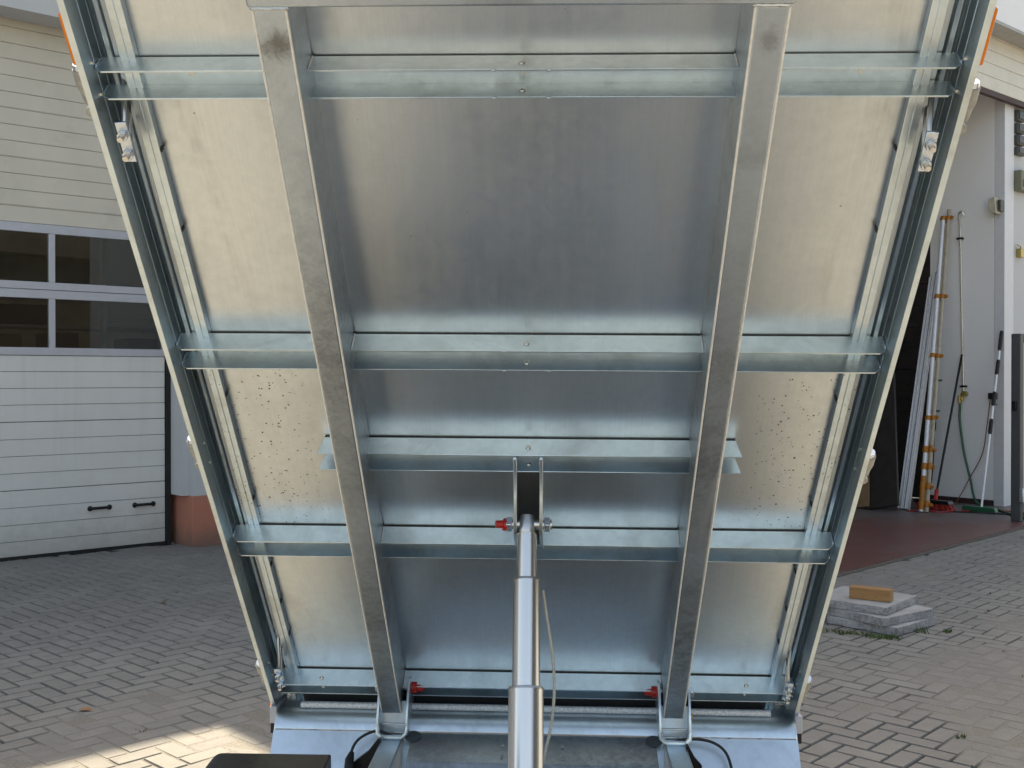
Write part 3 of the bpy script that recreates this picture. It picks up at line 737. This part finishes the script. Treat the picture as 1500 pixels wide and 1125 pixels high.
for c in random.sample(vis, 40):
    x, y, rot = c; tuft(x + PB.x * .05, y + PB.y * .05, random.randint(2, 5), .012, .012)
tuft(1.92, 4.66, 16, .02, .02); tuft(-1.62, 4.75, 10, .03, .01)
tag(quick(wd, 'weeds', 'weed'), 'low green weeds and moss in the paving joints', 'weeds', kind='stuff')
lf = MB()
for i, (x, y, s_) in enumerate(((-1.969, 5.029, .035),)):
    lf.add([(x - s_, y, .003), (x, y - s_ * .5, .012), (x + s_, y, .004), (x + s_ * .2, y + s_ * .6, .014), (x - s_ * .5, y + s_ * .4, .010)], [(0, 1, 3, 4), (1, 2, 3)])
tag(lf.build('dry_leaf', 'leaf'), 'curled orange-brown dry leaf on the shaded paving at left', 'leaf')
lf = MB(); lf.add([(-2.40, 7.40, .002), (-2.36, 7.39, .004), (-2.34, 7.42, .03), (-2.38, 7.44, .012)], [(0, 1, 2, 3)])
tag(lf.build('dark_leaf', 'bark'), 'small dark leaf lying on the paving in front of the red plinth', 'leaf')

# ================================================================== TIPPING TRAILER
tr = empty('tipping_trailer', (.0619, 3.2539, 0)); tag(tr, 'galvanised tipping trailer with its load bed raised, seen from underneath', 'trailer')
U = Vector((.99912539, -.04124188, -.00689657)); V = Vector((-.02198478, -.65841079, .75233763)); N_ = Vector((-.03556859, -.75152801, -.65874163))
MBED = Matrix((U, V, N_)).transposed().to_4x4(); MBED.translation = (0, 0, .6283)      # axes: across, up the bed, out of its underside
def bed(mb, name, mat, bevel=0, parent=None, seg=2):
    return mb.build(name, mat, parent or tr, bevel, None if parent else MBED, seg)
# floor sheet
m = MB(); m.box(-.735, .735, -.06, 2.42, -.003, 0); floor = bed(m, 'bed_floor', 'floor')
m = MB(); m.box(-.690, .690, -.072, -.012, .0006, .035); bed(m, 'rear_beam', 'shaded_steel', .003)
# side rails
for s in (-1, 1):
    prof = [(.772, .085), (.7605, .085), (.760, .0845), (.760, .038), (.7592, .0375), (.7592, .0362), (.760, .0357), (.760, .0035), (.7592, .003), (.7592, .0018), (.760, .0013), (.760, -.0165), (.7585, -.0185), (.7583, -.0205), (.7572, -.0212)] + \
           arc((.7555, -.0327), .0112, 85, 178, 7) + [(.7445, -.078), (.7200, -.078), (.7200, .0185), (.7190, .0195), (.7055, .0195), (.7050, .0182), (.7043, .0182), (.7038, .0200), (.6918, .0200), (.6910, .0192), (.6910, .0012), (.7180, .0012), (.7180, -.082), (.772, -.082)]
    prof = [(s * x, y) for x, y in prof]
    m = MB()
    # prism along v (axis 1): outline given as (u, n)
    m.prism(prof, -.115, 2.36, 1)
    rl = bed(m, 'side_rail', 'rail', .0008, seg=1)
    # drip nibs on the inner flange edge
    for v in (.40, .82, 1.17, 1.62, 1.80, .56, .25):
        nb = MB(); nb.box(min(s * .6885, s * .6908), max(s * .6885, s * .6908), v, v + .007, .004, .019); bed(nb, 'edge_nib', 'rubber', parent=rl)
    for v in (1.935, 1.995, 1.05, .985, .16, .10):
        bl = MB(); bl.tube([(s * .7605, v, .048), (s * .757, v, .048), (s * .7555, v, .048)], [.0045, .004, .002], 6); bed(bl, 'rail_bolt', 'bolt', parent=rl)
# side, front and tail boards standing on the bed (their outer faces show from beside)
MAT['board'] = galv('galvanised_dropside', (.66, .67, .67), .3, 30, .1, blotch=.2)
for s in (-1, 1):
    m = MB(); x0, x1 = sorted((s * .747, s * .772)); m.box(x0, x1, -.10, 2.36, -.40, -.084); bed(m, 'side_board', 'board', .004)
m = MB(); m.box(-.745, .745, 2.33, 2.355, -.40, -.02); bed(m, 'front_board', 'board', .004)
m = MB(); m.box(-.745, .745, -.10, -.075, -.40, -.02); bed(m, 'tail_board', 'board', .004)
# cross members
def member(v, u=.759, gap=.057, full=True, rivets=(0,), tabs=True):
    m = MB(); D = .060; th = .0038
    if full: out = [(-u, .0042), (-u, .046), (-.744, D), (.744, D), (u, .046), (u, .0042)]
    else: out = [(-.484, .0042), (-.494, D), (.494, D), (.484, .0042)]
    out2 = out if full else [(-.487, .0042), (-.497, D), (.497, D), (.487, .0042)]
    def fl(o_, v1): m.add([(x, v1 - th, n) for x, n in o_] + [(x, v1, n) for x, n in o_],
            [tuple(range(len(o_))), tuple(range(2 * len(o_) - 1, len(o_) - 1, -1))] + [(i, (i + 1) % len(o_), len(o_) + (i + 1) % len(o_), len(o_) + i) for i in range(len(o_))])
    fl(out, v); fl(out2, v - gap + th)
    uw = .694 if full else .484
    m.box(-uw, uw, v - gap + th * .9, v - th * .9, .0045, .0075)
    sl_ = MB(); sl_.box(-uw, uw, v - gap + .002, v - .0012, .0004, .0043)  # black strip stands in for the shadowed gap between floor and member
    if full:
        for s in (-1, 1):
            for vv in (v - th, v - gap):
                m.weld((s * .757, vv + th + .001, .012), (s * .757, vv + th + .001, .044), .0028, .007)
                m.weld((s * .722, vv + th, .012), (s * .700, vv + th, .012), .0022, .007)
    if tabs:
        for x in (-.048, .048):
            for vv in (v, v - gap + th): m.ball((x, vv - th / 2, D), .004, 4, (1.2, .9, .8))
    o = bed(m, 'cross_member', 'member', .0009, seg=1)
    bed(sl_, 'gap_shade_strip', 'rubber', parent=o)
    for x in rivets:
        for vv, nn in ((v, .035), (v - gap + th, .035)):
            r = MB(); r.ball((x, vv + .001, nn), .0065, 5, (1, .45, 1)); bed(r, 'rivet', 'bolt', parent=o)
    return o
M1 = member(1.985, rivets=(-.0, ), gap=.056)
for x in (-.60, .60):
    r = MB(); r.tube([(x, 1.955, .0075), (x, 1.955, .0095)], .0065, 8); bed(r, 'rivet', 'bolt', parent=M1)
r = MB(); r.tube([(0, 1.957, .0075), (0, 1.957, .0095)], .0065, 8); bed(r, 'rivet', 'bolt', parent=M1)
member(1.346); M3 = member(1.031, gap=.057, full=False, tabs=False); member(.711, gap=.059, tabs=False, rivets=()); member(.067, gap=.046, tabs=False, rivets=(-.62, .62))
# main beams
for s in (-1, 1):
    m = MB(); x0, x1 = sorted((s * .376, s * .434)); m.box(x0, x1, .036, 2.126, .0012, .130)
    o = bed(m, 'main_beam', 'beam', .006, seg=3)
    for x in (.3775, .4325):
        e = MB(); e.tube([(s * x, .040, .1288), (s * x, 2.122, .1288)], .0024, 8); bed(e, 'edge_highlight', 'highlight_zinc', parent=o)  # pale rod stands in for the bright edge highlight
    wl = MB()
    for v in (1.346, .711, 1.985, .067):
        wl.weld((s * .3745, v + .001, .004), (s * .3745, v + .001, .055), .0022, .006)
    wl.weld((s * .372, 2.1255, .131), (s * .436, 2.1255, .131), .0035, .006)
    tag(bed(wl, 'weld_seam', 'weld', parent=o), kind='stuff')
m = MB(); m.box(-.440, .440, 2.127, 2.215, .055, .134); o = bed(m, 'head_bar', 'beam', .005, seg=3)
# dropside hinges, reflectors, bolt clamps
def dhinge(s, v0):
    c = .781; nn = .050
    h = MB(); n = 14
    rings = [(v0, .0165), (v0 - .03, .0165), (v0 - .045, .013), (v0 - .062, .0115), (v0 - .064, .006)]
    h.tube([(s * c, v, nn) for v, r in rings], [r for v, r in rings], n)
    h.box(min(s * .7722, s * .783), max(s * .7722, s * .783), v0 - .06, v0, nn - .014, nn + .014)
    o = bed(h, 'dropside_hinge', 'latch', 0)
    t = MB(); t.tube([(s * c, v0 + .001, nn), (s * c, v0 + .010, nn)], [.0145, .013], n); bed(t, 'hinge_pin', 'zinc', parent=o)
    e = MB(); e.tube([(s * .783, v0 - .082, nn - .004), (s * .783, v0 - .082, nn + .006)], .011, 12); e.box(min(s * .7722, s * .783), max(s * .7722, s * .783), v0 - .092, v0 - .072, nn - .004, nn + .005); bed(e, 'hinge_eye', 'latch', parent=o)
for s, vs_ in ((-1, (1.985, 1.06, .155)), (1, (1.945, 1.035, .125))):
    for v in vs_: dhinge(s, v)
for s, vs_ in ((-1, ((2.0, 2.095), (-.125, -.028))), (1, ((1.992, 2.092), (-.112, -.022)))):
    for v0, v1 in vs_:
        m = MB(); x0, x1 = sorted((s * .7725, s * .784)); m.box(x0, x1, v0, v1, .045, .072); o = bed(m, 'reflector', 'orange', .004, seg=3)
def hexnut(mb, c, axis, r=.011, h=.010):
    c = Vector(c); a = Vector(axis).normalized(); x = a.orthogonal().normalized(); y = a.cross(x)
    p = [c + (x * math.cos(R(60 * i)) + y * math.sin(R(60 * i))) * r for i in range(6)]
    mb.add(p + [q + a * h for q in p], [tuple(range(6)), tuple(range(11, 5, -1))] + [(i, (i + 1) % 6, 6 + (i + 1) % 6, 6 + i) for i in range(6)])
def clamp(s, v0, v1, tilt=0):
    u0, u1 = .717, .739
    m = MB(); x0, x1 = sorted((s * u0, s * u1)); m.box(x0, x1, v0, v1, .070, .0755)
    o = bed(m, 'clamp_plate', 'zinc', .001, seg=1)
    uc = s * .728
    for v in (v0 + .018, v1 - .024):
        n = MB(); hexnut(n, (uc, v, .0757), (0, 0, 1), .0105, .009); bed(n, 'nut', 'zinc', .0008, parent=o, seg=1)
        n = MB(); n.tube([(uc, v, .0845), (uc, v, .097)], .0055, 10); bed(n, 'bolt_end', 'bolt', parent=o)
    ub = MB()
    for v, dv in ((v1 - .024, .075), (v0 + .018, .078)):
        ub.tube(bez([(uc, v, .0697), (uc, v + dv * .35, .045), (s * .733, v + dv * .8, .008), (s * .735, v + dv, -.014), (s * .736, v + dv * 1.05, -.04)], 12), .0052, 8)
    bed(ub, 'u_bolt', 'steel', parent=o)
clamp(-1, 1.812, 1.893); clamp(1, 1.790, 1.870); clamp(-1, .078, .165); clamp(1, .060, .140)

# cylinder bracket on the bed
cb = None
for s in (-1, 1):
    m = MB(); pf = [(1.0262, .0085), (1.0262, .058), (1.022, .064), (.985, .069), (.93, .10), (.885, .140), (.862, .146), (.835, .140), (.77, .105), (.70, .060), (.70, .0008)]
    x0, x1 = sorted((s * .0265, s * .0345)); m.prism(pf, x0, x1, 0)
    if cb is None: cb = bed(m, 'cylinder_bracket', 'member', .001, seg=1)
    else: bed(m, 'bracket_cheek', 'member', .001, parent=cb, seg=1)
m = MB(); m.box(-.0262, .0262, .70, .965, .040, .048); bed(m, 'bracket_web', 'shaded_steel', parent=cb)
m = MB(); m.tube([(-.056, .860, .121), (.056, .860, .121)], .012, 12); bed(m, 'pin', 'bolt', parent=cb)
m = MB(); hexnut(m, (.038, .860, .121), (1, 0, 0), .019, .014); bed(m, 'nut', 'zinc', .001, parent=cb, seg=1)
m = MB(); hexnut(m, (-.038, .860, .121), (-1, 0, 0), .019, .014); bed(m, 'nut', 'zinc', .001, parent=cb, seg=1)
m = MB(); m.tube([(-.052, .861, .123), (-.060, .862, .124), (-.061, .863, .124), (-.077, .866, .127)], [.0155, .0145, .0095, .009], 12); bed(m, 'pin_cap', 'red_cap', parent=cb)

# telescopic cylinder, in world axes about the trailer root
root = Vector((.0619, 3.2539, 0))
P1 = Vector((.0358, 2.5983, 1.1955)) - root; P2 = Vector((.029, 2.36, .62)) - root
ax = (P2 - P1).normalized()
def onax(d): return P1 + ax * d
def py_to_d(y):
    lo, hi = -.1, 1.2
    for _ in range(40):
        mid = (lo + hi) / 2; q = onax(mid) + root
        if 550 + (1.55 - q.z) * 1600 / q.y < y: lo = mid
        else: hi = mid
    return lo
d1, d2, d3 = py_to_d(783), py_to_d(849.5), py_to_d(1009)
cx_ = ax.orthogonal().normalized(); MCY = Matrix((cx_, ax.cross(cx_), ax)).transposed().to_4x4(); MCY.translation = P1
def axial(name, mat, rows, n, parent=None):
    q = MB(); q.tube([(0, 0, d) for d, r in rows], [r for d, r in rows], n); return q.build(name, mat, parent or tr, 0, None if parent else MCY)
cyl = axial('hydraulic_cylinder', 'steel', [(-.020, .019), (0, .0215), (d1 - .004, .0215), (d1, .020)], 32)
axial('piston_stage', 'chrome', [(d1, .0238), (d2 + .01, .0238)], 64, cyl)
axial('piston_stage', 'chrome', [(d2 + .0015, .0316), (d3 + .02, .0316)], 64, cyl)
axial('piston_stage', 'chrome', [(d3 + .0015, .0398), (d3 + .42, .0398)], 64, cyl)
for dd, rr in ((d2, .0318), (d3, .0400)):
    axial('collar', 'steel', [(dd - .003, rr - .007), (dd - .002, rr - .001), (dd + .002, rr + .0005), (dd + .004, rr + .0005)], 48, cyl)
m = MB()
wp = [(.072, 2.545, 1.05), (.080, 2.56, .995), (.094, 2.56, .90), (.099, 2.55, .82), (.092, 2.54, .74), (.078, 2.53, .68), (.06, 2.52, .60)]
m.tube([p - root for p in bez(wp, 48)], .0036, 8); wr = m.build('safety_cable', 'wire', tr); 

# chassis: yawed frame about the hinge line
YA = R(2.36)
MCH = Matrix.Rotation(-YA, 4, 'Z') @ Matrix.Rotation(R(.395), 4, 'Y')
def ch(mb, name, mat, bevel=0, parent=None, seg=2): return mb.build(name, mat, parent or tr, bevel, None if parent else MCH, seg)
# pressed rear cross profile (y, z) swept across, with the sloping apron below it
prof = [(.12, .50), (.10, .553), (.06, .556), (.0, .557), (-.035, .559), (-.052, .558), (-.066, .554), (-.080, .547), (-.090, .539), (-.098, .529), (-.104, .515)]
m = MB(); m.strip(prof, .004, -.752, .752, 0, smooth=True); rc = ch(m, 'rear_crossbeam', 'plate')
for s in (-1, 1):
    ec = MB(); ec.prism(prof + [(-.10, .40), (.10, .40)], s * .7525, s * .7565, 0); ch(ec, 'end_cap', 'plate', parent=rc)
for i in range(2):
    s = (-1, 1)[i]
    m = MB(); x0, x1 = sorted((s * .352, s * .757)); m.strip([(-.1065, .512), (-.150, .448), (-.205, .368)], .003, x0, x1, 0)
    ap = ch(m, 'apron_plate', 'plate')
m = MB(); m.strip([(-.108, .5125), (-.112, .5135), (-.118, .512), (-.235, .476), (-.240, .470), (-.29, .40)], .003, -.350, .350, 0)
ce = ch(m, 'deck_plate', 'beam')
for x in (-.085, .085):
    for y, zz in ((-.165, .4985), (-.215, .483)):
        b = MB(); b.box(x - .004, x + .004, y - .008, y + .008, zz, zz + .003); ch(b, 'weld_tab', 'weld', parent=ce)
for s in (-1, 1):
    b = MB(); n = Vector((0, -.29, .957)); b.tube([Vector((s * .345, -.135, .508)), Vector((s * .345, -.135, .508)) + n * .004], .024, 20); ch(b, 'hole_plug', 'plug', parent=ce)
m = MB(); m.tube([(-.69, -.046, .569), (.69, -.046, .569)], .0098, 12); hr = ch(m, 'hinge_rod', 'cast')
# hinge brackets with pin, nut and red cap
for s in (-1, 1):
    c = s * .404
    m = MB()
    # U-shaped bracket: cheeks joined by a rounded trough
    for q in (-1, 1):
        pf = [(-.115, .505), (-.060, .505), (-.02, .56), (-.02, .635), (-.045, .660), (-.085, .665), (-.115, .645), (-.150, .560), (-.150, .525)]
        m.prism(pf, c + q * .042 - .004, c + q * .042 + .004, 0)
    o = ch(m, 'hinge_bracket', 'plate', .0015)
    t = MB(); t.box(c - .0378, c + .0378, -.118, -.112, .515, .606); ch(t, 'bracket_web', 'plate', parent=o)
    t = MB()
    prof_u = [(c - .046, -.118)] ; t.tube([(c - .043, -.145, .540), (c - .040, -.150, .522), (c - .028, -.153, .512), (c + .028, -.153, .512), (c + .040, -.150, .522), (c + .043, -.145, .540)], .007, 8); ch(t, 'bracket_lip', 'plate', parent=o)
    t = MB(); t.tube([(c - .05, -.078, .635), (c + .05, -.078, .635)], .010, 12); ch(t, 'pin', 'bolt', parent=o)
    t = MB(); hexnut(t, (c + s * .047, -.078, .635), (s, 0, 0), .016, .012); ch(t, 'nut', 'zinc', .001, parent=o, seg=1)
    t = MB(); a0 = c - s * .047
    t.tube([(a0, -.078, .635), (a0 - s * .016, -.078, .635), (a0 - s * .0165, -.078, .635), (a0 - s * .036, -.078, .635)], [.0165, .0165, .0115, .0105], 12); ch(t, 'pin_cap', 'red_cap', parent=o)
    wl = MB(); wl.weld((c - .038, -.120, .54), (c + .038, -.120, .54), .003, .007); wl.weld((c - .036, -.122, .517), (c + .036, -.122, .517), .004, .006); tag(ch(wl, 'weld_seam', 'weld', parent=o), kind='stuff')
    t = MB(); t.ball((c + s * .055, -.065, .563), .0065, 5); ch(t, 'grease_nipple', 'brass', parent=o)
    # chassis beam running forward under the bed
    m = MB(); x0, x1 = c - .030, c + .030; m.box(x0, x1, -2.35, -.1185, .40, .506)
    bm_ = ch(m, 'chassis_beam', 'plate', .004)
    wl = MB(); wl.weld((x0, -.150, .508), (x1, -.150, .508), .004, .006); tag(ch(wl, 'weld_seam', 'weld', parent=bm_), kind='stuff')
for y in (-.9, -1.5, -2.3):
    m = MB(); m.box(-.373, .373, y - .03, y + .03, .41, .49); ch(m, 'chassis_crossbeam', 'plate', .004)
m = MB(); m.box(-.10, .10, -.98, -.82, .30, .409); ch(m, 'cylinder_seat', 'plate', .004)
for s in (-1, 1):
    m = MB(); m.tube([(s * .40, -2.3, .44), (s * .04, -3.25, .44)], .035, 8); ch(m, 'drawbar', 'plate')
m = MB(); m.tube([(-.62, -1.1, .33), (.62, -1.1, .33)], .03, 12); ch(m, 'axle', 'plate')
for s in (-1, 1):
    m = MB(); m.tube([(s * .50, -1.1, .27), (s * .51, -1.1, .27), (s * .64, -1.1, .27), (s * .65, -1.1, .27)], [.23, .262, .262, .23], 36); wh = ch(m, 'wheel', 'rubber')
    m = MB(); m.tube([(s * .651, -1.1, .27), (s * .655, -1.1, .27)], .13, 24); ch(m, 'rim', 'zinc', parent=wh)
# wiring at the hinge and the black box on the drawbar side
m = MB(); m.tube(bez([(-.375, -.150, .500), (-.42, -.145, .520), (-.455, -.150, .527), (-.50, -.165, .505), (-.515, -.19, .465), (-.50, -.22, .40)], 36), .0042, 8); wi = ch(m, 'wiring', 'rubber')
m = MB(); m.tube([(-.512, -.185, .478), (-.516, -.20, .462), (-.514, -.215, .44), (-.51, -.23, .40)], [.007, .013, .015, .013], 10); ch(m, 'cable_gland', 'black', parent=wi)
m = MB(); m.prism([(-.56, .40), (-.50, .455), (-.465, .482), (-.44, .515), (-.432, .518), (-.425, .44), (-.43, .40)], -.185, -.170, 1); ch(m, 'cable_clip', 'black', parent=wi)
m = MB(); m.tube(bez([(.375, -.150, .503), (.43, -.145, .520), (.50, -.150, .518), (.545, -.165, .49), (.56, -.20, .43), (.555, -.24, .38)], 36), .0042, 8); wi = ch(m, 'wiring', 'rubber')
m = MB(); m.prism([(.425, .40), (.43, .515), (.436, .517), (.455, .482), (.475, .46), (.47, .40)], -.185, -.170, 1); ch(m, 'cable_clip', 'black', parent=wi)
# small lamp housings at the rear corners
for s in (-1, 1):
    m = MB(); x0, x1 = sorted((s * .7575, s * .779)); m.box(x0, x1, -.07, .06, .518, .568); lo = ch(m, 'corner_lamp', 'beige_grey', .003)
    m = MB(); m.box(x0 + .002, x1 - .002, -.065, .055, .488, .5175); ch(m, 'lamp_foot', 'black', parent=lo)
bb = MB(); bb.prism([(-.335, .48), (-.335, .848)] + arc((-.535, .827), .024, 85, 180, 6) + [(-.559, .48)], 1.88, 2.02, 1)
o = bb.build('pump_box', 'black', None, .003, seg=2); o.parent = tr; o.location = -root
